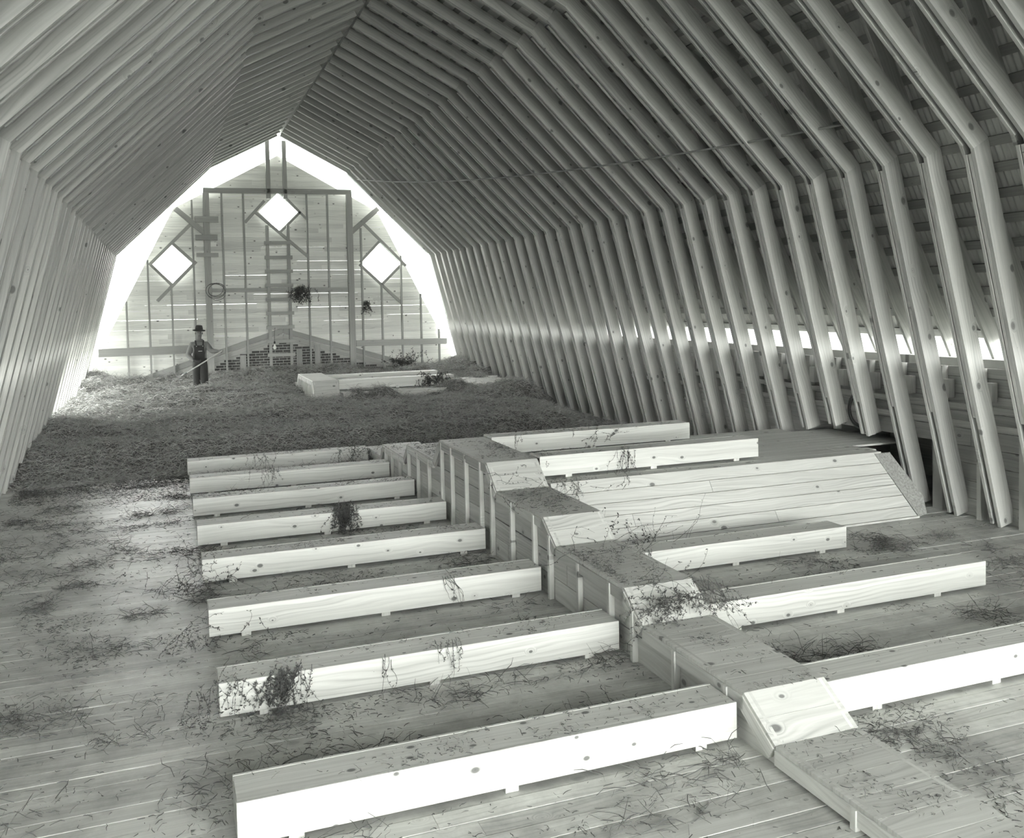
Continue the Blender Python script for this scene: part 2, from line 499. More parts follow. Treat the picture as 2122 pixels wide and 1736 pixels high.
# ------------------------------------------------------------------ side walls
LIGHT_OPENING = (19.5, 26.8)
def side_wall(name, s):
    xw = CX + s * 5.62
    W = empty(name, (xw, 0, 0), kind='structure')
    z = 0.0; hb = 0.205
    r = 0
    while z < 1.74:
        h = min(hb, 1.76 - z)
        yy_ = Y_OPEN - random.random() * 2
        while yy_ < Y_GABLE:
            y1 = min(yy_ + 3.66, Y_GABLE + .1)
            segs = [(max(yy_, Y_OPEN), y1)]
            if s < 0:                  # long opening near the gable, added to let daylight in
                segs = [(a, min(b_, LIGHT_OPENING[0])) for a, b_ in segs] + [(max(a, LIGHT_OPENING[1]), b_) for a, b_ in segs]
            if s > 0 and z < 0.80:     # opening where the fan duct comes in
                segs = [(a, min(b_, 8.62)) for a, b_ in segs] + [(max(a, 11.2), b_) for a, b_ in segs]
            for a, b_ in segs:
                if b_ - a > 0.05:
                    board('plank', (xw + s * .012, round(a, 2), z + h / 2), (xw + s * .012, round(b_, 2) - .004, z + h / 2), (0, 0, 1), h - .004, .022, M_WALL, W, c=.003)
            yy_ = y1
        z += hb; r += 1
    k = K0
    while truss_y(k) < Y_GABLE:
        yp = truss_y(k) + .30
        zb = 0.76 if (s > 0 and 8.7 < yp < 11.1) else 0.0
        if s < 0 and LIGHT_OPENING[0] < yp < LIGHT_OPENING[1] and k % 3:
            k += 1; continue
        board('post', (xw - s * .052, yp, zb), (xw - s * .052, yp, 1.76), (1, 0, 0), .10, .15 if k % 2 else .06, M_TRUSS, W, c=.004)
        board('block', (xw - s * .06, yp - .13, 1.38), (xw - s * .06, yp - .13, 1.60), (1, 0, 0), .09, .11, M_TRUSS, W, c=.004)
        k += 1
    board('plate', (CX + s * 5.50, Y_OPEN, 1.83), (CX + s * 5.50, Y_GABLE, 1.83), (1, 0, 0), .24, .10, M_TRUSS, W, c=.006)
    # dark backing added behind the boards to block light through their gaps
    xf = xw + s * .028
    for ya_, yb_, z0_, z1_ in ((Y_OPEN, 8.62, 0, 1.78), (8.62, 11.2, .82, 1.78), (11.2, Y_GABLE + .1, 0, 1.78)) if s > 0 else ((Y_OPEN, LIGHT_OPENING[0], 0, 1.78), (LIGHT_OPENING[1], Y_GABLE + .1, 0, 1.78)):
        board('backing_sheet', (xf, ya_, (z0_ + z1_) / 2), (xf, yb_, (z0_ + z1_) / 2), (0, 0, 1), z1_ - z0_, .006, M_DARK, W)
    for zr in (1.30, 1.10):
        board('rail', (xw - s * .115, Y_OPEN, zr), (xw - s * .115, Y_GABLE if s > 0 else LIGHT_OPENING[0], zr), (0, 0, 1), .07, .03, M_TRUSS, W, c=.004)
    return W
side_wall('wall_right', 1)
side_wall('wall_left', -1)

# ------------------------------------------------------------------ far gable wall
gw = empty('wall_gable', (CX, Y_GABLE, 0), kind='structure')
GO = [(0.0, 7.00), (2.90, 5.42), (5.00, 1.30), (5.5, 0.0)]      # outline, offset from the centre line : height
def half_width(z):
    for (o0, z0), (o1, z1) in zip(GO, GO[1:]):
        if z1 <= z <= z0: return o0 + (o1 - o0) * (z0 - z) / (z0 - z1)
    return 0.0
WIN = [(0.22, 3.86, 0.54), (3.18, 5.36, 0.55), (6.16, 3.86, 0.60)]
def seg_edges(z):
    return None
YS0, YS1 = 27.815, 27.840
z = 0.10
while z < 6.98:
    h = 0.137
    z1 = min(z + h, 6.985)
    zt = z1 - .0002
    kz = sorted({z, zt} | {q for q in [5.42, 1.30] + [wz for _, wz, _ in WIN] + [wz + r for _, wz, r in WIN] + [wz - r for _, wz, r in WIN] if z < q < zt})
    # spans at every level, as left/right polylines
    wins = [(wx, wz, r) for wx, wz, r in WIN if wz - r < zt and wz + r > z]
    wins.sort()
    L = [[(CX - half_width(q), q) for q in kz]]
    Rr = []
    for wx, wz, r in wins:
        Rr.append([(wx - max(0.0, r - abs(q - wz)), q) for q in kz])
        L.append([(wx + max(0.0, r - abs(q - wz)), q) for q in kz])
    Rr.append([(CX + half_width(q), q) for q in kz])
    for lp, rp in zip(L, Rr):
        wmax = max(r_[0] - l_[0] for l_, r_ in zip(lp, rp))
        if wmax < 0.03: continue
        parts = []
        cur, xa_ = lp, max(l_[0] for l_ in lp)
        xb_ = min(r_[0] for r_ in rp)
        xm = xa_ + random.uniform(.6, 3.0)
        while xm < xb_ - .6:
            parts.append((cur, [(xm, q) for q in kz])); cur = [(xm, q) for q in kz]
            xm += random.choice((1.22, 1.83, 2.44, 3.05))
        parts.append((cur, rp))
        for l_, r_ in parts:
            gp = random.choice((0, 0, 0, 0, 0, 0, 0, .0009, .0016))
            l_, r_ = l_[:-1] + [(l_[-1][0], l_[-1][1] - gp)], r_[:-1] + [(r_[-1][0], r_[-1][1] - gp)]
            poly = l_[::-1] + r_
            poly2 = []
            for p_ in poly:
                if not poly2 or (abs(p_[0] - poly2[-1][0]) + abs(p_[1] - poly2[-1][1])) > 1e-4: poly2.append(p_)
            if abs(poly2[0][0] - poly2[-1][0]) + abs(poly2[0][1] - poly2[-1][1]) < 1e-4: poly2.pop()
            if len(poly2) >= 3:
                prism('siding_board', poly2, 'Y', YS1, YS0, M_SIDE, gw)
    z = z1
# framing on the inside of the siding
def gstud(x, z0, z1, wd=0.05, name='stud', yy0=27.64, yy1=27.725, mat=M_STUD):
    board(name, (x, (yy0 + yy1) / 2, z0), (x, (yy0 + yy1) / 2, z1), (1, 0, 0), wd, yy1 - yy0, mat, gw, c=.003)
def outline_z(x):
    o = abs(x - CX)
    for (o0, z0), (o1, z1) in zip(GO, GO[1:]):
        if o0 <= o <= o1: return z0 + (z1 - z0) * (o - o0) / (o1 - o0)
    return 0.5
for x in (-1.0, -0.42, 0.79, 7.36, 7.92, 6.76):
    gstud(x, 0.3, outline_z(x) - .04)
gstud(0.18, 0.3, 3.28)
gstud(6.15, 0.3, 3.20)
gstud(0.79, 3.9, 4.95) if False else None
gstud(5.56, 0.3, 4.9)
for x in (1.60, 2.19): gstud(x, 0.4, 5.88)
for x in (3.98, 4.58): gstud(x, 0.4, 5.88)
for x, zt in ((1.17, 5.86), (5.22, 5.90)): gstud(x, 0.3, zt, 0.17, 'post', 27.58, 27.72)
for x in (2.90, 3.37): gstud(x, 5.72, 7.40, 0.12, 'post', 27.60, 27.72)
def gbeam(x0, z0, x1, z1, W, yy0=27.60, yy1=27.64, name='tie', mat=M_STUD):
    board(name, (x0, (yy0 + yy1) / 2, z0), (x1, (yy0 + yy1) / 2, z1), (0, 0, 1), W, yy1 - yy0, mat, gw, c=.003)
gbeam(1.26, 3.10, 5.12, 3.08, 0.11)
gbeam(1.10, 5.92, 5.30, 5.96, 0.15)
gbeam(-1.75, 1.43, 1.08, 1.45, 0.22)
gbeam(5.32, 1.45, 8.15, 1.43, 0.18)
gbeam(0.35, 5.39, 1.14, 4.70, 0.15, name='brace')
gbeam(6.09, 5.49, 5.27, 4.78, 0.15, name='brace')
# diamond framing
gbeam(0.74, 4.96, -0.38, 3.82, 0.09, 27.645, 27.69, 'brace')
gbeam(0.86, 3.92, -0.20, 2.82, 0.09, 27.645, 27.69, 'brace')
gbeam(-0.36, 3.86, 0.20, 3.26, 0.08, 27.69, 27.73, 'brace')
gbeam(0.22, 4.46, 0.80, 3.90, 0.08, 27.69, 27.73, 'brace')
gbeam(2.50, 5.34, 3.97, 4.06, 0.085, 27.645, 27.69, 'brace')
gbeam(2.78, 5.66, 2.22, 5.03, 0.085, 27.645, 27.69, 'brace')
gbeam(3.20, 5.96, 4.00, 5.12, 0.07, 27.69, 27.73, 'brace')
gbeam(3.20, 4.76, 3.80, 5.36, 0.07, 27.69, 27.73, 'brace')
gbeam(5.58, 5.10, 6.92, 3.76, 0.085, 27.645, 27.69, 'brace')
gbeam(5.50, 3.82, 6.76, 2.64, 0.085, 27.69, 27.73, 'brace')
gbeam(6.12, 4.50, 5.52, 3.88, 0.08, 27.69, 27.73, 'brace')
gbeam(6.16, 3.20, 6.84, 3.86, 0.08, 27.69, 27.73, 'brace')
for x0, x1, zc, hh in ((0.86, 1.49, 5.10, .17), (0.86, 1.45, 4.59, .15), (0.87, 1.46, 4.10, .11)):
    gbeam(x0, zc, x1, zc, hh, 27.545, 27.578, 'cleat')
# lower lean-to roof line against the gable: paired sloping rafters
for (xa, za, xb, zb) in ((-1.35, 0.42, 3.20, 1.90), (3.20, 1.90, 7.3, 0.62)):
    gbeam(xa, za, xb, zb, 0.15, 27.735, 27.775, 'sloping_rafter', M_STUD)
    gbeam(xa, za - .17, xb, zb - .17, 0.15, 27.74, 27.77, 'sloping_rafter', M_TRUSS)
for xx, zz in ((2.05, 1.22), (3.65, 1.35), (4.18, 1.45)):
    gstud(xx, 0.4, zz, 0.17, 'short_post', 27.727, 27.7345)

# brick gable of the adjoining building
bw = empty('wall_brick', (3.4, 27.79, 0), kind='structure')
prism('mortar_bed', [(-0.2, 0.3), (6.9, 0.3), (6.85, 0.55), (3.2, 1.68), (-0.3, 0.62)], 'Y', 27.806, 27.790, M_MORTAR, bw)
bm_ = box_mesh(0.205, 0.060, 0.022, M_BRICK)
z = 0.52; r = 0
while z < 1.62:
    x = 1.30 + (0.11 if r % 2 else 0)
    while x < 6.6:
        top = 1.62 - (x - 3.2) * 0.31 if x > 3.2 else 1.62 - (3.2 - x) * 0.325
        vis = 0.80 if x < 4.7 else 0.52
        if z + .03 < top and z >= vis - .05:
            o = bpy.data.objects.new('brick', bm_); link(o, bw)
            o.matrix_basis = local(bw, Matrix(((1, 0, 0, x), (0, 0, -1, 27.786), (0, 1, 0, z), (0, 0, 0, 1))))
        x += 0.222
    z += 0.0775; r += 1

# ladder against the gable
lad = empty('wooden_ladder', (3.11, 27.56, 0.6), 'grey wooden ladder fixed upright to the middle of the gable wall', 'ladder')
for x in (2.82, 3.41):
    board('rail', (x, 27.57, 0.55), (x, 27.57, 4.95), (1, 0, 0), .085, .05, M_STUD, lad, c=.003)
for i, zr in enumerate((4.44, 4.02, 3.62, 3.22, 2.81, 2.41, 2.0, 1.6, 1.2)):
    board('rung', (2.72, 27.532, zr), (3.51, 27.532, zr + random.uniform(-.012, .012)), (0, 0, 1), .10, .024, M_STUD, lad, c=.003)

# light bulb hanging by the ladder
lb = empty('light_bulb', (2.92, 27.46, 1.36), 'clear light bulb hanging on its cord beside the ladder foot', 'light bulb')
lathe('bulb', [(0.0, -0.075), (.03, -.07), (.048, -.045), (.052, -.02), (.045, .01), (.026, .045), (.018, .07), (.018, .09)], (2.92, 27.46, 1.44), M_GLASS, lb, 14)
lathe('socket', [(.020, .09), (.024, .09), (.024, .15), (.012, .16), (0, .16)], (2.92, 27.46, 1.44), M_DARK, lb, 12)
tube('cord', [(2.92, 27.46, 1.60), (2.92, 27.47, 1.80), (2.95, 27.50, 1.99)], .006, M_DARK, lb)

# ------------------------------------------------------------------ lateral air boxes
LH0, LH1, LDEP, BT = 0.030, 0.247, 0.300, 0.020
def lateral(label, x0, x1, yf, zb, group, blocks, open_end):
    """inverted trough of three boards on small blocks, running across the barn; yf front face"""
    t = empty('lateral_air_box', ((x0 + x1) / 2, yf + LDEP / 2, zb), label, 'air box', group)
    z0, z1 = zb + LH0, zb + LH1
    zc = (z0 + z1) / 2
    board('front_board', (x0, yf + BT / 2, zc), (x1, yf + BT / 2, zc), (0, 0, 1), z1 - z0, BT, M_LAT, t, c=.002)
    board('back_board', (x0, yf + LDEP - BT / 2, zc), (x1, yf + LDEP - BT / 2, zc), (0, 0, 1), z1 - z0, BT, M_LAT, t, c=.002)
    board('top_board', (x0 + .003, yf + LDEP / 2, z1 - BT / 2 - .002), (x1 - .003, yf + LDEP / 2, z1 - BT / 2 - .002), (0, 1, 0), LDEP - 2 * BT - .004, BT, M_LAT, t, c=.002)
    xe = x0 + BT / 2 if open_end == 0 else x1 - BT / 2
    board('end_board', (xe, yf + BT + .003, zc - .01), (xe, yf + LDEP - BT - .003, zc - .01), (0, 0, 1), z1 - z0 - .03, BT, M_LAT, t)
    for xb in blocks:
        board('block', (xb, yf + .004, zb + LH0 / 2), (xb, yf + LDEP - .004, zb + LH0 / 2), (1, 0, 0), .075, LH0 - .002, M_LAT, t)
    return t
LEFTS = [4.58, 6.10, 7.63, 9.18, 10.64, 12.16, 13.66, 15.19]
for i, yf in enumerate(LEFTS):
    j = i + 1
    lab = 'long pine air box on the open floor beside the duct, %s' % (
        'nearest the camera' if i == 0 else ('farthest, half under the hay' if i == 7 else '%s from the camera' % ORD[i]))
    lateral(lab, 0.24 + 0.004 * math.sin(i * 5), 3.082, yf, 0.0, 'air boxes on the open floor', (0.52, 1.66, 2.84), 0)
for i, yf in enumerate((4.60, 6.14, 7.65)):
    lab = 'pine air box on the floor in front of the plank ramp, ' + ('nearest the camera', 'middle of three', 'close against the ramp')[i]
    lateral(lab, 3.712, 6.50 + (0.35, 0.25, 0.0)[i], yf, 0.0, 'air boxes before the ramp', (4.15, 5.16, 6.2), 1)
ZS = 0.715
for i, yf in enumerate((9.16, 10.74)):
    lab = 'pine air box lying on the platform above the ramp, ' + ('at its front edge', 'the rear one of two')[i]
    lateral(lab, 3.712, 6.50 + .03 * i, yf, ZS, 'air boxes on the platform', (4.05, 5.1, 6.2), 1)

# ------------------------------------------------------------------ stepped main duct
XL, XR = 3.135, 3.655
PROF = [(3.00, 0.10), (3.05, 0.13), (4.24, 0.13), (4.54, 0.315), (5.77, 0.315), (6.05, 0.505), (7.33, 0.505), (7.61, 0.70), (8.86, 0.70), (9.17, 0.945),
        (10.95, 0.945), (11.27, 0.655), (12.62, 0.655), (12.86, 0.44), (14.22, 0.44), (14.40, 0.23), (15.45, 0.23), (15.5, 0.10)]
def build_main(name, prof, label, studs, xl, xr, zfloor=0.0):
    t = empty(name, ((xl + xr) / 2, (prof[0][0] + prof[-1][0]) / 2, 0), label, 'air duct')
    top = max(z for _, z in prof)
    ipk = [i for i, p in enumerate(prof) if p[1] == top]
    up, dn = prof[:ipk[0] + 1], prof[ipk[-1]:]
    def ya(z):
        for (y0, z0), (y1, z1) in zip(up, up[1:]):
            if z0 <= z <= z1 and z1 > z0: return y0 + (y1 - y0) * (z - z0) / (z1 - z0)
        return up[0][0]
    def yb(z):
        for (y0, z0), (y1, z1) in zip(dn, dn[1:]):
            if z1 <= z <= z0 and z0 > z1: return y0 + (y1 - y0) * (z0 - z) / (z0 - z1)
        return dn[-1][0]
    lv = sorted({p[1] for p in prof})
    step = 0.20
    for xa, xb in ((xl, xl + .02), (xr - .02, xr)):
        z = zfloor
        while z < top - .022:
            z1 = min(z + step, top - .022)
            zz = sorted({z, z1 - .009} | {q + e for q in lv for e in (-.0015, .0015) if z < q + e < z1 - .009})
            lft = [(ya(q), q) for q in zz]; rgt_ = [(yb(q), q) for q in zz]
            # split lengthwise into boards
            y0, y1 = max(p[0] for p in lft), min(p[0] for p in rgt_)
            cuts, c_ = [], y0 + 1.2 + random.random()
            while c_ < y1 - 0.6: cuts.append(c_); c_ += 2.2 + random.random() * .6
            cur = lft
            for cc in cuts + [None]:
                rr = [(cc - .0015, q) for q in zz] if cc else rgt_
                poly = cur[::-1] + rr
                pl = []
                for p_ in poly:
                    if not pl or abs(p_[0] - pl[-1][0]) + abs(p_[1] - pl[-1][1]) > 1e-4: pl.append(p_)
                sh = random.uniform(-.004, .004)
                if len(pl) > 2: prism('side_board', pl, 'X', xa + sh, xb + sh, M_DUCT, t)
                cur = [(cc + .0015, q) for q in zz] if cc else None
            z = z1
    # studs and rails on both outer faces
    def pz(yv):
        for (y0, z0), (y1, z1) in zip(prof, prof[1:]):
            if y0 <= yv <= y1: return z0 + (z1 - z0) * (yv - y0) / (y1 - y0)
        return 0
    for sx, xo in ((-1, xl), (1, xr)):
        for ys_ in studs:
            hgt = min(pz(ys_ - .02), pz(ys_ + .02)) - .024
            if hgt > .08:
                board('stud', (xo + sx * .024, ys_, zfloor), (xo + sx * .024, ys_, hgt), (0, 1, 0), .042, .046, M_LAT, t, c=.002)
        for (y0, z0), (y1, z1) in zip(prof, prof[1:]):
            if y1 - y0 < .1: continue
            d = Vector((0, y1 - y0, z1 - z0)).normalized(); nrm = Vector((0, -d.z, d.y))
            o_ = nrm * -.066
            e = 0.0 if abs(z1 - z0) < .001 else .0
            board('rail', (xo + sx * .020, y0 + o_.y + e, z0 + o_.z), (xo + sx * .020, y1 + o_.y - e, z1 + o_.z), nrm, .085, .036, M_DUCT, t, c=.002)
    # cover boards
    for (y0, z0), (y1, z1) in zip(prof, prof[1:]):
        L = math.hypot(y1 - y0, z1 - z0)
        if L < .1: continue
        n = max(1, round(L / .20))
        d = Vector((0, y1 - y0, z1 - z0)) / L; nrm = Vector((0, -d.z, d.y))
        flat = abs(z1 - z0) < .001
        for i in range(n):
            c0 = Vector((0, y0, z0)) + d * (L * (i + .5) / n) - nrm * .0115
            board('cover_board', (xl - (.028 if flat else .030), c0.y, c0.z), (xr + .028, c0.y, c0.z), d, L / n - .0015, .022, M_RAMP, t, c=.0015)
    return t
STUDS = [14.01, 13.59, 13.11, 12.56, 12.05, 11.49, 10.88, 10.45, 9.90, 9.37, 9.02, 8.43, 7.84, 7.47, 6.86, 6.29, 5.92, 5.33, 4.72, 3.6]
build_main('stepped_air_duct', PROF, 'long wooden main air duct stepping down both ways from its high middle', STUDS, XL, XR)

# ------------------------------------------------------------------ fan supply duct with plank ramp
sd = empty('fan_supply_duct', (6.0, 9.8, 0), 'wide plank-covered supply duct with sloping front running to the side wall', 'air duct')
RT, RB = Vector((0, 8.90, ZS)), Vector((0, 8.43, 0.0))
d = (RB - RT); LR = d.length; d.normalize(); nr = Vector((0, -d.z, d.y))
if nr.y > 0: nr = -nr
n = 6
xr_top, xr_bot = 7.96, 8.20
for i in range(n):
    t0, t1 = i / n, (i + 1) / n
    c0 = RT + d * (LR * (t0 + t1) / 2) - nr * 0.0
    xe = xr_top + (xr_bot - xr_top) * (t0 + t1) / 2
    if i in (1, 3, 4):
        xm = (5.6, 4.55, 6.3)[(1, 3, 4).index(i)]
        parts = [(3.715, xm - .002), (xm + .002, xe)]
    else: parts = [(3.715, xe)]
    for a, b_ in parts:
        M, Lp = frame((a, c0.y, c0.z), (b_, c0.y, c0.z), d)
        h, w_, t_ = Lp / 2, (LR / n - .007) / 2, .012
        k_ = (xr_bot - xr_top) / n / 2 if b_ == xe else 0.0
        pl = [(-h, -w_), (h - k_, -w_), (h + k_, w_), (-h, w_)]
        me = mesh('ramp_plank', [(x, y, -t_) for x, y in pl] + [(x, y, t_) for x, y in pl],
                  [(3, 2, 1, 0), (4, 5, 6, 7)] + [(q, (q + 1) % 4, 4 + (q + 1) % 4, 4 + q) for q in range(4)], M_RAMP)
        o = bpy.data.objects.new('ramp_plank', me); link(o, sd); o.matrix_basis = local(sd, M)
rows = [8.91 + i * 0.1715 for i in range(14)]
ends = []
for i in range(13):
    y0, y1 = rows[i], rows[i + 1]
    ym = (y0 + y1) / 2
    xe = 8.10 + .08 * (i % 2) if ym < 9.42 else ((9.06 if ym < 10.5 else (8.86 if ym < 10.85 else 8.22)))
    parts = [(3.715, xe)]
    if i in (2, 5, 7, 10): xm = 6.9 + .4 * (i % 3); parts = [(3.715, xm - .002), (xm + .002, xe)]
    for a, b_ in parts:
        board('platform_plank', (a, ym, ZS - .012), (b_, ym, ZS - .012), (0, 1, 0), y1 - y0 - .003, .024, M_RAMP, sd, c=.002)
for zi in range(4):
    board('back_plank', (3.715, 11.12, .09 + zi * .172), (8.2, 11.12, .09 + zi * .172), (0, 0, 1), .168, .022, M_DUCT, sd)
# stippled sheet closing the end of the ramp
v0 = RT + nr * .002; v1 = RB + nr * .002
me = mesh('end_sheet', [(7.99, v0.y, v0.z - .02), (8.24, v0.y + .02, v0.z - .02), (8.42, v1.y + .14, .21), (8.36, v1.y + .02, .03), (8.225, v1.y, 0.0),
                        (7.99, v0.y + .015, v0.z - .02), (8.24, v0.y + .035, v0.z - .02), (8.42, v1.y + .155, .21), (8.36, v1.y + .035, .03), (8.225, v1.y + .015, 0.0)],
          [(0, 4, 3, 2, 1), (5, 6, 7, 8, 9), (0, 1, 6, 5), (1, 2, 7, 6), (2, 3, 8, 7), (3, 4, 9, 8), (4, 0, 5, 9)], M_STIP)
o = bpy.data.objects.new('end_sheet', me); link(o, sd); o.matrix_basis = local(sd, Matrix.Identity(4))
o['label'] = 'rough stippled sheet closing the end of the ramp'
board('toe_strip', (3.72, 8.412, .012), (8.2, 8.412, .012), (0, 1, 0), .03, .022, M_LAT, sd)

# boarded box outside the wall, added to hide bright sky in the duct opening
fh = empty('sky_block_box', (9.7, 9.9, 0), 'boarded box added outside the wall opening to shut out the sky', 'light block')
for i in range(6):
    zc = .05 + i * .2
    board('wall_board', (10.4, 8.55, zc), (10.4, 11.25, zc), (0, 0, 1), .2, .022, M_WALL, fh)
    for yy_ in (8.56, 11.24):
        board('wall_board', (8.835, yy_, zc), (10.39, yy_, zc), (0, 0, 1), .2, .022, M_WALL, fh)
for i in range(14):
    board('roof_board', (8.835, 8.65 + i * .2, 1.16), (10.42, 8.65 + i * .2, 1.16), (0, 1, 0), .2, .022, M_WALL, fh)
    board('floor_board', (8.96, 8.65 + i * .2, -.04), (10.42, 8.65 + i * .2, -.04), (0, 1, 0), .2, .022, M_WALL, fh)

# ------------------------------------------------------------------ second set of ducts, half buried in the hay
PROF2 = [(20.6, 0.30), (21.15, 0.45), (21.5, 0.885), (23.95, 0.885), (24.2, 0.62), (25.4, 0.62), (25.6, 0.45)]
build_main('stepped_air_duct', PROF2, 'far end of another wooden main duct rising out of the hay', [24.0 - .15 - .28 * i for i in range(9)], XL, XR)
for i, yf in enumerate((21.50, 23.05)):
    lateral('pale air box showing above the hay near the gable, ' + ('front one of two', 'rear one of two')[i], 3.712, 6.50 + .02 * i, yf, 0.63, 'air boxes in the hay', (4.1, 5.1, 6.2), 1)
sd2 = empty('fan_supply_duct', (6.0, 22.4, 0), 'plank-topped supply duct mostly covered by hay beside the far trusses', 'air duct')
for i in range(15):
    ym = 21.05 + i * .172
    board('platform_plank', (3.715, ym, .618), (8.2 + .12 * math.sin(i), ym, .618), (0, 1, 0), .169, .024, M_RAMP, sd2)
for i in range(4):
    board('ramp_plank', (3.715, 20.92 - .10 * i, .54 - .15 * i), (8.3, 20.92 - .10 * i, .54 - .15 * i), (0, .55, .83), .17, .022, M_RAMP, sd2)
for i in range(3):
    board('end_plank', (8.24, 21.0, .52 - .16 * i), (8.24, 23.5, .52 - .16 * i), (0, 0, 1), .155, .022, M_RAMP, sd2)

# ------------------------------------------------------------------ hay
def fbm(x, y, seed, sc, octv=4):
    out = np.zeros_like(x); amp = 1.0; tot = 0
    r = np.random.default_rng(seed)
    for o_ in range(octv):
        for _ in range(3):
            a = r.uniform(0, 2 * np.pi); ph = r.uniform(0, 6.28); f_ = sc * (2 ** o_) * r.uniform(.8, 1.25)
            out += amp * np.sin((x * np.cos(a) + y * np.sin(a)) * f_ + ph + 1.3 * np.sin((x * np.sin(a) - y * np.cos(a)) * f_ * .7 + ph * 2))
        tot += 3 * amp; amp *= .55
    return out / tot * 1.8
def sstep(a, b_, v):
    t = np.clip((v - a) / (b_ - a), 0, 1); return t * t * (3 - 2 * t)
def hay_h(x, y):
    front = 15.35 + 0.22 * fbm(x, y * 0 + 3, 5, 1.1) - 0.25 * sstep(2.2, 3.0, x) * (1 - sstep(3.4, 4.5, x))
    h = 0.40 * sstep(0, 1.7, y - front) + 0.13 * sstep(17, 20, y) + 0.10 * sstep(21.5, 23.5, y) + 0.20 * sstep(24, 27.2, y)
    h *= 1 + 0.22 * fbm(x, y, 1, 1.3) + 0.10 * fbm(x, y, 2, 4.2)
    h += 0.05 * fbm(x, y, 3, 2.6) * sstep(0.1, .8, y - front)
    # thins out along the right-hand trusses at the front
    edge = 7.55 + 0.11 * (y - 15.5) + 1.2 * sstep(19.5, 21.5, y)
    h *= 1 - 0.72 * sstep(edge - 0.7, edge + .5, x)
    # lower over the far supply duct, mounds in front of the far boxes
    h -= 0.16 * np.exp(-((x - 7.4) / .8) ** 2 - ((y - 22.4) / .9) ** 2)
    h -= 0.22 * np.exp(-((x - 5.2) / 1.6) ** 4 - ((y - 22.6) / .9) ** 4)
    h -= 0.10 * np.exp(-((x - 3.2) / .7) ** 2 - ((y - 22.6) / 1.4) ** 2)
    h += 0.10 * np.exp(-((x - 6.2) / .5) ** 2 - ((y - 21.1) / .3) ** 2)
    h += 0.15 * np.exp(-((x - 4.75) / .35) ** 2 - ((y - 21.0) / .35) ** 2)
    h += 0.22 * np.exp(-((x - 7.75) / .5) ** 2 - ((y - 20.4) / .6) ** 2)
    h -= 0.16 * np.exp(-((x + 1.0) / 1.6) ** 2 - ((y - 27) / 1.5) ** 2)
    h += (0.13 + .05 * np.sin(x * 5.1)) * np.exp(-((y - 21.10) / .28) ** 2) * sstep(3.5, 4.1, x) * (1 - sstep(6.3, 6.9, x))
    h -= 0.16 * np.exp(-((x - 5.9) / .7) ** 2 - ((y - 26.9) / .9) ** 2)
    h -= 0.06 * np.exp(-((x - 2.6) / 1.6) ** 2 - ((y - 27.2) / .7) ** 2)
    h *= sstep(-0.12, 0.1, y - front)
    return np.where(y < front - .12, -0.06, np.maximum(h, 0.02))
nx, ny = 150, 170
gx = np.linspace(-2.36, 8.64, nx); gy = np.linspace(14.7, 27.5, ny)
XX, YY = np.meshgrid(gx, gy)
HH = hay_h(XX, YY) - 0.03
verts = np.stack([XX.ravel(), YY.ravel(), HH.ravel()], 1)
idx = np.arange(nx * ny).reshape(ny, nx)
quads = np.stack([idx[:-1, :-1].ravel(), idx[:-1, 1:].ravel(), idx[1:, 1:].ravel(), idx[1:, :-1].ravel()], 1)
keep = (HH.ravel()[quads].max(1) > -0.03)
hme = np_mesh('hay_bed', verts, quads[keep], M_HAYBED)
hme.polygons.foreach_set('use_smooth', np.ones(len(hme.polygons), dtype=bool))
hay = empty('hay_heap', (3.2, 21, 0), 'deep spread of dark loose hay covering the far mow floor', 'hay', kind='stuff')
o = bpy.data.objects.new('hay_bed', hme); link(o, hay); o.matrix_basis = local(hay, Matrix.Identity(4)); o['kind'] = 'stuff'

def strands(name, pos, length, width, lift, mat, parent, curl=0.5, flat=0.0):
    """thin curved three-joint blades starting at pos"""
    n = len(pos)
    az = rng.uniform(0, 2 * np.pi, n)
    el = rng.normal(lift, 0.35, n)
    L = length * rng.uniform(.5, 1.5, n)
    W = width * rng.uniform(.6, 1.4, n)
    pts = [pos]
    p = pos
    for j in range(3):
        dirv = np.stack([np.cos(az) * np.cos(el), np.sin(az) * np.cos(el), np.sin(el)], 1)
        p = p + dirv * (L / 3)[:, None]
        pts.append(p)
        az = az + rng.normal(0, curl, n); el = el - np.abs(rng.normal(.35, .25, n)) * (1 - flat)
    sa = rng.uniform(0, 2 * np.pi, n)
    side = np.stack([-np.sin(az) * np.cos(sa), np.cos(az) * np.cos(sa), np.abs(np.sin(sa))], 1) * (W / 2)[:, None]
    V = np.zeros((n, 8, 3))
    for j in range(4):
        k_ = 1.0 if j < 3 else .5
        V[:, 2 * j] = pts[j] - side * k_; V[:, 2 * j + 1] = pts[j] + side * k_
    V = V.reshape(-1, 3)
    base = np.arange(n)[:, None] * 8
    Q = np.concatenate([base + np.array([[2 * j, 2 * j + 1, 2 * j + 3, 2 * j + 2]]) for j in range(3)], 0)
    me_ = np_mesh(name, V, Q, mat)
    ob = bpy.data.objects.new(name, me_)
    link(ob, parent)
    if parent is not None: ob.matrix_basis = local(parent, Matrix.Identity(4))
    ob['kind'] = 'stuff'
    return ob
# more strands where the camera sees them larger
NS = 120000
ys_ = 15.1 + (27.45 - 15.1) * rng.uniform(0, 1, NS) ** 1.35
xs_ = rng.uniform(-2.2, 8.5, NS)
hs_ = hay_h(xs_, ys_)
ok = hs_ > 0.0
pos = np.stack([xs_, ys_, hs_ - .02], 1)[ok]
strands('hay_strands', pos, 0.17, 0.0075, 0.35, M_HAY, hay, curl=.6)

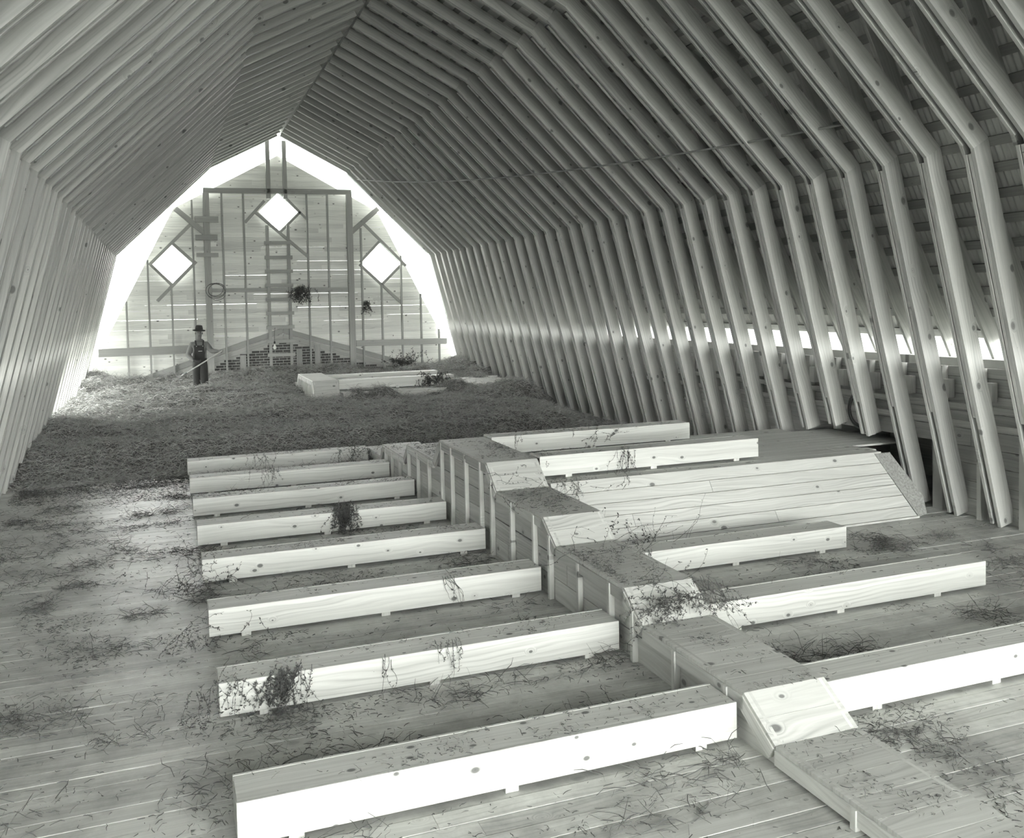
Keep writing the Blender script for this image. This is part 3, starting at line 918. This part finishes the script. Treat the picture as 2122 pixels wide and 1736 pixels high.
# ------------------------------------------------------------------ loose litter on floor, boxes and duct
def scatter_floor(n, x0, x1, y0, y1, dens):
    x = rng.uniform(x0, x1, n); y = rng.uniform(y0, y1, n)
    return x, y, rng.uniform(0, 1, n) < dens(x, y)
def in_lateral(x, y):
    m = np.zeros(len(x), bool)
    for yf in LEFTS: m |= (x > .2) & (x < 3.1) & (y > yf - .005) & (y < yf + LDEP + .005)
    for yf in (4.60, 6.14, 7.65): m |= (x > 3.7) & (x < 6.9) & (y > yf - .005) & (y < yf + LDEP + .005)
    m |= (x > 3.08) & (x < 3.71) & (y > 2.9)
    m |= (x > 3.7) & (y > 8.40) & (y < 11.2)
    return m
def dens_l(x, y):
    nz = fbm(x, y, 21, 2.4, 5) + .5 * fbm(x * .5, y * 2.0, 22, 3.0)
    dl = np.zeros_like(x)
    for yf in LEFTS:
        dl += 0.9 * np.exp(-((y - (yf + LDEP + .18)) / .22) ** 2) * ((x > .1) & (x < 3.1)) * (.35 + .65 * sstep(1.0, 2.9, x))
        dl += 1.1 * np.exp(-((y - (yf - .02)) / .28) ** 2 - ((x - .12) / .25) ** 2)
    far = sstep(13.0, 15.2, y) * 1.2
    return np.clip((nz * .55 + dl * .75 + far - .10) * .8, .03, 1)
x, y, k = scatter_floor(170000, -2.12, 3.1, 3.2, 15.6, dens_l)
k &= ~in_lateral(x, y)
posl = np.stack([x, y, np.full_like(x, .003)], 1)[k]
def dens_r(x, y):
    nz = fbm(x, y, 31, 2.0, 5) + .4 * fbm(x, y, 32, 6.0)
    return np.clip(nz * .5 + .35 * np.exp(-((x - 3.8) / .5) ** 2) - .12, .015, 1)
x, y, k = scatter_floor(80000, 3.7, 8.6, 3.2, 8.4, dens_r)
k &= ~in_lateral(x, y)
posr = np.stack([x, y, np.full_like(x, .003)], 1)[k]
strands('floor_litter', np.concatenate([posl, posr]), 0.050, 0.0046, 0.10, M_LITTER, None, curl=.8, flat=.55)
tc_x, tc_y = [], []
for _ in range(170):
    while True:
        cx_, cy_ = (random.uniform(-2.2, 3.0), random.uniform(4.0, 15.2)) if random.random() < .72 else (random.uniform(3.8, 8.3), random.uniform(4.0, 8.2))
        if not in_lateral(np.array([cx_]), np.array([cy_]))[0]: break
    if random.random() < .45 and cx_ < 3.0:
        yf = random.choice(LEFTS); cy_ = yf - random.uniform(.05, .25) if random.random() < .4 else yf + LDEP + random.uniform(.05, .4)
        if random.random() < .5: cx_ = random.gauss(2.6, .35)
    m_ = random.randint(30, 130)
    tc_x.append(cx_ + rng.uniform(-1, 1, m_) * random.uniform(.1, .45)); tc_y.append(cy_ + rng.normal(0, random.uniform(.04, .16), m_))
tx, ty = np.concatenate(tc_x), np.concatenate(tc_y)
kk = ~in_lateral(tx, ty) & (tx > -2.1) & (tx < 8.4)
tf = strands('floor_tufts', np.stack([tx, ty, rng.uniform(.003, .02, len(tx))], 1)[kk], 0.13, 0.0042, 0.12, M_LITTER, None, curl=.5, flat=.6)
tag(tf, 'small dark drifts of hay stalks lying about on the floor boards', 'hay litter')
bpy.data.objects['floor_litter']['label'] = 'bits of dark hay littering the floor boards between the air boxes'
bpy.data.objects['floor_litter']['category'] = 'hay litter'
# on tops of boxes and of the duct and platform
px_, py_, pz_ = [], [], []
for yf in LEFTS:
    m = 1100; px_.append(rng.uniform(.26, 3.06, m)); py_.append(yf + rng.uniform(.02, LDEP - .01, m)); pz_.append(np.full(m, LH1))
for yf in (4.60, 6.14, 7.65):
    m = 300; px_.append(rng.uniform(3.75, 6.4, m)); py_.append(yf + rng.uniform(.02, LDEP - .01, m)); pz_.append(np.full(m, LH1))
for yf in (9.16, 10.74):
    m = 600; px_.append(3.75 + 2.7 * rng.uniform(0, 1, m) ** 1.6); py_.append(yf + rng.uniform(.02, LDEP - .01, m)); pz_.append(np.full(m, ZS + LH1))
for (a, za), (b_, zb) in zip(PROF, PROF[1:]):
    if abs(za - zb) < .001:
        m = 4200; xx = rng.uniform(XL, XR, m); yy = rng.uniform(a, b_, m)
        kk = rng.uniform(0, 1, m) < np.clip(.35 + .6 * fbm(xx, yy, 41, 4.0), .04, 1)
        px_.append(xx[kk]); py_.append(yy[kk]); pz_.append(np.full(kk.sum(), za))
m = 1000; xx = 3.75 + 2.6 * rng.uniform(0, 1, m) ** 2; px_.append(xx); py_.append(rng.uniform(8.92, 9.14, m)); pz_.append(np.full(m, ZS))
pall = np.stack([np.concatenate(px_), np.concatenate(py_), np.concatenate(pz_) + .002], 1)
dn_ = fbm(pall[:, 0] + pall[:, 2] * 3, pall[:, 1], 77, 2.6, 5) + .5 * fbm(pall[:, 0], pall[:, 1] * 1.5, 78, 9.0)
pall = pall[rng.uniform(0, 1, len(pall)) < np.clip(.10 + .75 * dn_, .05, 1)]
lt = strands('box_litter', pall, 0.040, 0.0036, 0.12, M_LITTER, None, curl=.9, flat=.6)
tag(lt, 'fine dark hay bits strewn along the tops of boxes and duct', 'hay litter')

# ------------------------------------------------------------------ individual sprigs and tangles
def sprig(label, base, n, length, dirv, spread, droop, leaf=0.012, leafy=9, rad=0.0022, name='hay_sprig', bend=None, wob=.28):
    base = Vector(base)
    t = empty(name, base, label, 'hay')
    SV, SF, LV, LF = [], [], [], []
    for i in range(n):
        p = base + Vector((random.gauss(0, spread * .25), random.gauss(0, spread * .06), random.gauss(0, spread * .08)))
        d = Vector(dirv) + Vector((random.gauss(0, spread), random.gauss(0, spread * .3), random.gauss(0, spread * .7)))
        d.normalize()
        L = length * random.uniform(.5, 1.2); ns = 8
        pts = [p]
        for j in range(ns):
            p = p + d * (L / ns)
            d = d + Vector((random.gauss(0, wob), random.gauss(0, wob * .25), random.gauss(0, wob) - droop))
            if bend: d = d + Vector(bend)
            d.normalize(); pts.append(p)
        v, f = tube_geo(pts, [rad * (1 - .6 * k / ns) for k in range(ns + 1)], 3)
        o_ = len(SV); SV += v; SF += [tuple(a + o_ for a in q) for q in f]
        for _ in range(int(leafy * 1.3)):
            j = random.randrange(1, ns + 1); q0 = pts[j]
            a = Vector((random.gauss(0, 1), random.gauss(0, .6), random.gauss(0, 1))).normalized()
            b_ = a.cross(Vector((random.gauss(0, 1), random.gauss(0, 1), random.gauss(0, 1)))).normalized()
            s_ = leaf * random.uniform(.5, 1.2)
            o_ = len(LV)
            LV += [q0, q0 + a * s_ * .9 + b_ * s_ * .38, q0 + a * s_ * 1.8, q0 + a * s_ * .9 - b_ * s_ * .38]
            LF.append((o_, o_ + 1, o_ + 2, o_ + 3))
    for nm, V, Fc in (('stems', SV, SF), ('leaves', LV, LF)):
        if not V: continue
        o = bpy.data.objects.new(nm, mesh(nm, V, Fc, M_SPRIG)); link(o, t); o.matrix_basis = local(t, Matrix.Identity(4)); o['kind'] = 'stuff'
    return t
E = -.012
sprig('thick leafy hay clump draped over the front of the fifth open-floor box', (1.86, 10.64 + E, .34), 75, .32, (0, -.25, -1), .24, .25, leafy=26, leaf=.014)
sprig('wide tangle of hay hanging over the second open-floor box', (0.66, 6.10 + E, .27), 50, .28, (-.35, -.25, -1), .3, .2, leafy=22, leaf=.014)
sprig('hay bunch caught on the free end of the second open-floor box', (0.30, 6.10 + E, .25), 22, .24, (-.2, -.3, -.6), .6, .25, leafy=14)
sprig('single leafy sprig leaning on the fourth open-floor box', (0.45, 9.18 - .05, .03), 2, .26, (.55, .05, .9), .12, -.02, leafy=10, leaf=.02)
sprig('hay wisp hanging across the seventh open-floor box', (1.32, 13.66 + E, .30), 14, .30, (0, -.25, -1), .35, .2, leafy=9)
sprig('stalk bundle drooping from the top of the second open-floor box', (1.76, 6.10 + E, .30), 9, .24, (.05, -.3, -1), .22, .3, leafy=8)
sprig('long bare stalks hanging down the third open-floor box', (2.20, 7.63 + E, .27), 7, .27, (.35, -.25, -.8), .15, .12, leafy=3, rad=.0028)
sprig('thin stalks with small leaves on the second open-floor box', (1.32, 6.10 + E, .26), 4, .26, (.1, -.2, -1), .12, .1, leafy=6)
sprig('big leafy hay tangle lying on the last visible slope of the stepped duct', (3.40, 5.86, .42), 70, .36, (.15, -.75, .05), .7, .10, leafy=18, leaf=.013)
sprig('arching stalks over the left edge of the stepped duct', (3.20, 6.02, .53), 7, .5, (.9, -.5, .25), .2, .10, leafy=6)
sprig('hay strands hanging down beside the stepped duct toward the ramp side', (3.72, 6.02, .48), 22, .40, (.3, -.5, -.7), .3, .10, leafy=5)
sprig('curled leafy vine lying on the lower part of the ramp', (4.16, 8.44, .10), 9, .40, (-.05, .18, 1), .22, -.02, leafy=12, bend=(.10, 0, 0), leaf=.02)
sprig('forked leafy sprig standing against the ramp planks', (4.62, 8.42, .06), 6, .36, (-.55, .25, .75), .3, .0, leafy=12, leaf=.02)
sprig('small sprig on the ramp beyond the curled vine', (4.70, 8.43, .08), 4, .34, (.08, .25, 1), .15, .0, leafy=6)
sprig('bare forked twig at the foot of the ramp', (5.02, 8.40, .02), 3, .36, (.05, .25, 1), .3, -.02, leafy=1)
sprig('hay tuft on the front of the rear platform box', (5.02, 10.74 + E, .80), 18, .26, (.2, -.2, .3), .7, .05, leafy=12)
sprig('thin sprig on the rear platform box beside the high duct', (4.10, 10.74 + E, .96), 4, .2, (.0, -.1, -1), .2, .1, leafy=6)
sprig('hay wisp hanging over the front platform box', (4.72, 9.16 + E, .97), 18, .36, (.12, -.25, -1), .28, .15, leafy=10)
sprig('hay strands trailing from the platform down the top ramp plank', (3.95, 8.88, .73), 14, .30, (.05, -.5, -.85), .3, .08, leafy=7)
sprig('scattered stalks hanging down the upper ramp planks', (4.75, 8.88, .72), 8, .28, (0, -.5, -.85), .4, .06, leafy=7)
sprig('curling dry stalks on the first sloping step of the high duct', (3.40, 8.98, .82), 12, .38, (.2, -.6, -.2), .8, .05, leafy=8)
sprig('loose stalks lying across the second level of the stepped duct', (3.40, 8.2, .71), 22, .42, (.6, -.3, .05), .8, .04, leafy=6)
sprig('loose stalks lying across the third level of the stepped duct', (3.40, 6.9, .515), 24, .46, (.5, -.4, .05), .9, .04, leafy=6)
sprig('leafy sprig hanging on the floor box nearest the ramp', (4.15, 7.65 + E, .27), 5, .3, (-.02, -.25, -1), .15, .08, leafy=8)
sprig('hay bunch spilling over the farthest open-floor box', (2.86, 15.15, .26), 40, .34, (-.2, -.4, -.6), .7, .2, leafy=16)
sprig('hay caught over the middle of the farthest open-floor box', (1.3, 15.19 + E, .27), 16, .25, (0, -.3, -1), .5, .2, leafy=8)
sprig('heap of hay stalks at the end of the fourth open-floor box', (0.14, 9.05, .05), 60, .42, (.4, -.6, .1), .9, .06, leafy=8)
sprig('heap of hay stalks at the end of the third open-floor box', (0.14, 7.55, .04), 36, .36, (.3, -.5, .1), .9, .06, leafy=8)
sprig('crossed stalks on the floor where the second box meets the duct', (2.95, 6.0, .03), 14, .5, (-.7, -.5, .1), .5, .04, leafy=3)
sprig('hay clump on the front air box in the far hay', (5.95, 21.46, .86), 50, .36, (.2, -.2, -.6), .7, .15, leafy=14, leaf=.03, rad=.004)
sprig('big hay clump hung on the gable tie beside the ladder', (3.72, 27.40, 3.16), 60, .50, (0, -.1, -1), .5, .12, leafy=20, leaf=.028, rad=.004)
sprig('small wisp of hay hanging on a gable stud', (5.63, 27.48, 2.72), 24, .42, (0, -.05, -1), .16, .06, leafy=16, leaf=.025, rad=.004)
sprig('dark hay heap piled against the gable at the brick wall end', (6.75, 27.35, .75), 70, .45, (0, -.1, .6), .9, .08, leafy=16, leaf=.03, rad=.004)

# coil of wire on the gable post
cw_ = empty('wire_coil', (1.36, 27.52, 3.12), 'loose coil of dark wire hung on the gable post', 'wire coil')
for i in range(4):
    pts = []
    for k in range(26):
        a = 2 * math.pi * k / 26
        rr_ = .20 + .02 * i + .02 * math.sin(2 * a + i)
        pts.append((1.36 + rr_ * math.cos(a) + .03 * math.sin(i * 2), 27.50 - .01 * i, 3.12 - .02 * i + rr_ * .92 * math.sin(a)))
    tube('loop', pts, .006, M_WIRE, cw_, 5, True)
# hoop hanging by the side wall
hc = empty('hose_coil', (8.70, 9.71, 1.1), 'round coil of hose hanging on the side wall between the cut truss legs', 'coil')
for i in range(5):
    pts = []
    for k in range(36):
        a = 2 * math.pi * k / 36
        rr_ = .25 - .013 * i
        pts.append((8.69 - .010 * (i % 3), 9.93 + rr_ * math.cos(a), 1.08 + rr_ * math.sin(a)))
    tube('loop', pts, .010, M_HOSE, hc, 6, True)
# long slack rope under the roof
A_, B_ = Vector((5.38, 27.45, 6.32)), Vector((7.24, 8.30, 4.55))
pts = []
for i in range(41):
    u = i / 40
    p = A_.lerp(B_, u); p.z -= 4 * .30 * u * (1 - u)
    pts.append(p)
tag(tube('hay_rope', pts, .016, M_ROPE, None, 6), 'slack pale rope strung under the rafters from gable to near trusses', 'rope')

# ------------------------------------------------------------------ man with a pitchfork
def skin_body():
    me_ = bpy.data.meshes.new('person')
    V, E_, R_ = [], [], []
    def v(p, r, prev=None):
        V.append(p); R_.append(r)
        if prev is not None: E_.append((prev, len(V) - 1))
        return len(V) - 1
    Y0 = 24.6
    pel = v((.765, Y0, 1.30), (.175, .12))
    w1 = v((.765, Y0 - .01, 1.45), (.175, .115), pel)
    ch = v((.765, Y0 - .01, 1.62), (.185, .12), w1)
    nb = v((.765, Y0, 1.765), (.085, .070), ch)
    nk = v((.767, Y0 - .01, 1.83), (.055, .055), nb)
    jw = v((.770, Y0 - .03, 1.895), (.062, .072), nk)
    hd = v((.770, Y0 - .02, 1.985), (.077, .093), jw)
    tp = v((.770, Y0 - .01, 2.055), (.060, .070), hd)
    # arm on the ladder-less side: bent across the waist
    s1 = v((.590, Y0, 1.69), (.092, .09), ch)
    e1 = v((.490, Y0 - .06, 1.43), (.075, .072), s1)
    f1 = v((.585, Y0 - .22, 1.34), (.055, .055), e1)
    h1 = v((.690, Y0 - .30, 1.285), (.034, .034), f1)
    p1 = v((.735, Y0 - .315, 1.285), (.036, .024), h1)
    # reaching arm
    s2 = v((.945, Y0, 1.69), (.092, .09), ch)
    e2 = v((1.045, Y0 - .10, 1.53), (.070, .070), s2)
    f2 = v((1.150, Y0 - .22, 1.52), (.052, .052), e2)
    h2 = v((1.225, Y0 - .29, 1.515), (.033, .033), f2)
    p2 = v((1.262, Y0 - .315, 1.512), (.036, .024), h2)
    # fingers curl round the shaft
    for pp, sgn in ((p1, 1), (p2, 1)):
        c0 = Vector(V[pp])
        for i in range(4):
            off = Vector((.012 * (i - 1.5), 0, -.018 * (i - 1.5) * -.7))
            a = v(tuple(c0 + off + Vector((.020, -.030, .020))), (.010, .010), pp)
            b_ = v(tuple(c0 + off + Vector((.030, -.052, .000 - .003 * i))), (.009, .009), a)
            v(tuple(c0 + off + Vector((.022, -.050, -.026))), (.008, .008), b_)
        a = v(tuple(c0 + Vector((-.020, -.030, .004))), (.011, .011), pp)
        v(tuple(c0 + Vector((.005, -.056, .006))), (.009, .009), a)
    for hx, kx, ax, fx, yo in ((.690, .682, .690, .675, .03), (.850, .855, .865, .885, -.05)):
        a = v((hx, Y0, 1.20), (.125, .115), pel)
        b_ = v((kx, Y0 + yo - .03, .90), (.112, .105), a)
        c_ = v((ax, Y0 + yo, .64), (.104, .102), b_)
        d_ = v((ax, Y0 + yo, .50), (.100, .100), c_)
        v((fx, Y0 + yo - .16, .475), (.045, .040), d_)
    me_.from_pydata(V, E_, [])
    ob = bpy.data.objects.new('person', me_)
    COL.objects.link(ob)
    ob.modifiers.new('skin', 'SKIN'); 
    for i, sv in enumerate(me_.skin_vertices[0].data):
        sv.radius = R_[i]; sv.use_root = (i == 0)
    sb = ob.modifiers.new('sub', 'SUBSURF'); sb.levels = 2; sb.render_levels = 2
    dg = bpy.context.evaluated_depsgraph_get()
    ev = ob.evaluated_get(dg)
    nm = bpy.data.meshes.new_from_object(ev)
    bpy.data.objects.remove(ob)
    ob = bpy.data.objects.new('person', nm)
    COL.objects.link(ob)
    nm.materials.clear()
    for m_ in (M_SKIN, M_SHIRT, M_DENIM, M_DARK): nm.materials.append(m_)
    for p in nm.polygons:
        p.use_smooth = True
        x, y, z = p.center
        if z > 1.815: k_ = 0
        elif z < .56 and y < 24.56: k_ = 3
        elif z < 1.26: k_ = 2
        elif (x - .765) ** 2 + (z - 1.5) ** 2 > 0 and abs(x - .77) < .125 and z < 1.66 and y < 24.60: k_ = 2
        elif abs(x - .765) < .17 and z < 1.36: k_ = 2
        elif x > 1.205 or (y < 24.32 and x > .66): k_ = 0
        else: k_ = 1
        p.material_index = k_
    return ob
man = skin_body()
tag(man, 'man in brimmed hat, pale shirt and dark bib overalls holding a pitchfork', 'person')
hat = bpy.data.objects.new('hat', None)
h = lathe('hat', [(.0, .105), (.045, .108), (.075, .098), (.088, .06), (.095, .0), (.150, -.016), (.158, -.030), (.152, -.036), (.09, -.012), (.0, -.012)], (.772, 24.58, 2.075), M_HAT, man, 24, Vector((.06, -.10, 1)))
lathe('hat_band', [(.0965, .004), (.0965, .032), (.092, .034)], (.772, 24.58, 2.075), M_DARK, h, 24, Vector((.06, -.10, 1)))
# face
def blob(name, c, r, mat, parent, n=10):
    prof = [(r[0] * math.sin(math.pi * i / 8), r[2] * -math.cos(math.pi * i / 8)) for i in range(9)]
    return lathe(name, prof, c, mat, parent, n)
blob('nose', (.772, 24.478, 1.965), (.016, .02, .028), M_SKIN, man)
for sx in (-1, 1):
    blob('eye', (.772 + sx * .032, 24.488, 1.993), (.013, .01, .008), M_DARK, man)
    blob('ear', (.770 + sx * .082, 24.59, 1.975), (.014, .02, .034), M_SKIN, man)
    blob('bib_button', (.772 + sx * .075, 24.475, 1.655), (.012, .01, .012), M_BUTTON, man)
    board('overall_strap', (.772 + sx * .075, 24.480, 1.65), (.772 + sx * .098, 24.520, 1.80), (1, 0, 0), .036, .014, M_DENIM, man)
board('mouth', (.752, 24.497, 1.913), (.792, 24.497, 1.913), (0, 0, 1), .008, .006, M_DARK, man)
board('bib_pocket', (.735, 24.466, 1.53), (.825, 24.466, 1.53), (0, 0, 1), .012, .006, M_BUTTON, man)
tube('collar', [(.772 + .082 * math.cos(a), 24.575 + .07 * math.sin(a), 1.80 + .012 * math.sin(a)) for a in [2 * math.pi * i / 16 for i in range(16)]], .020, M_SHIRT, man, 6, True)
pf = empty('pitchfork', (.31, 24.27, .93), 'long-handled pitchfork held slantwise across the man', 'pitchfork')
hs = Vector((1.30, 24.235, 1.535)); he = Vector((.36, 24.275, .965))
board('handle', hs, he, (0, 0, 1), .032, .032, M_SHAFT, pf, c=.009)
dd = (he - hs).normalized()
tube('ferrule', [he - dd * .10, he + dd * .05], .022, M_STEEL, pf, 8)
sidev = dd.cross(Vector((0, 1, 0))).normalized(); 
sidev = Vector((0, 1, 0)).cross(dd).normalized() * .35 + Vector((0, 1, 0)) * .9
for i in range(4):
    o_ = sidev * (.055 * (i - 1.5))
    tube('tine', [he + dd * .03, he + dd * .07 + o_ * .7, he + dd * .14 + o_, he + dd * .24 + o_ * 1.05 + Vector((0, 0, .015)), he + dd * .33 + o_ * 1.05 + Vector((0, 0, .05))], [.009, .008, .007, .006, .003], M_STEEL, pf, 5)
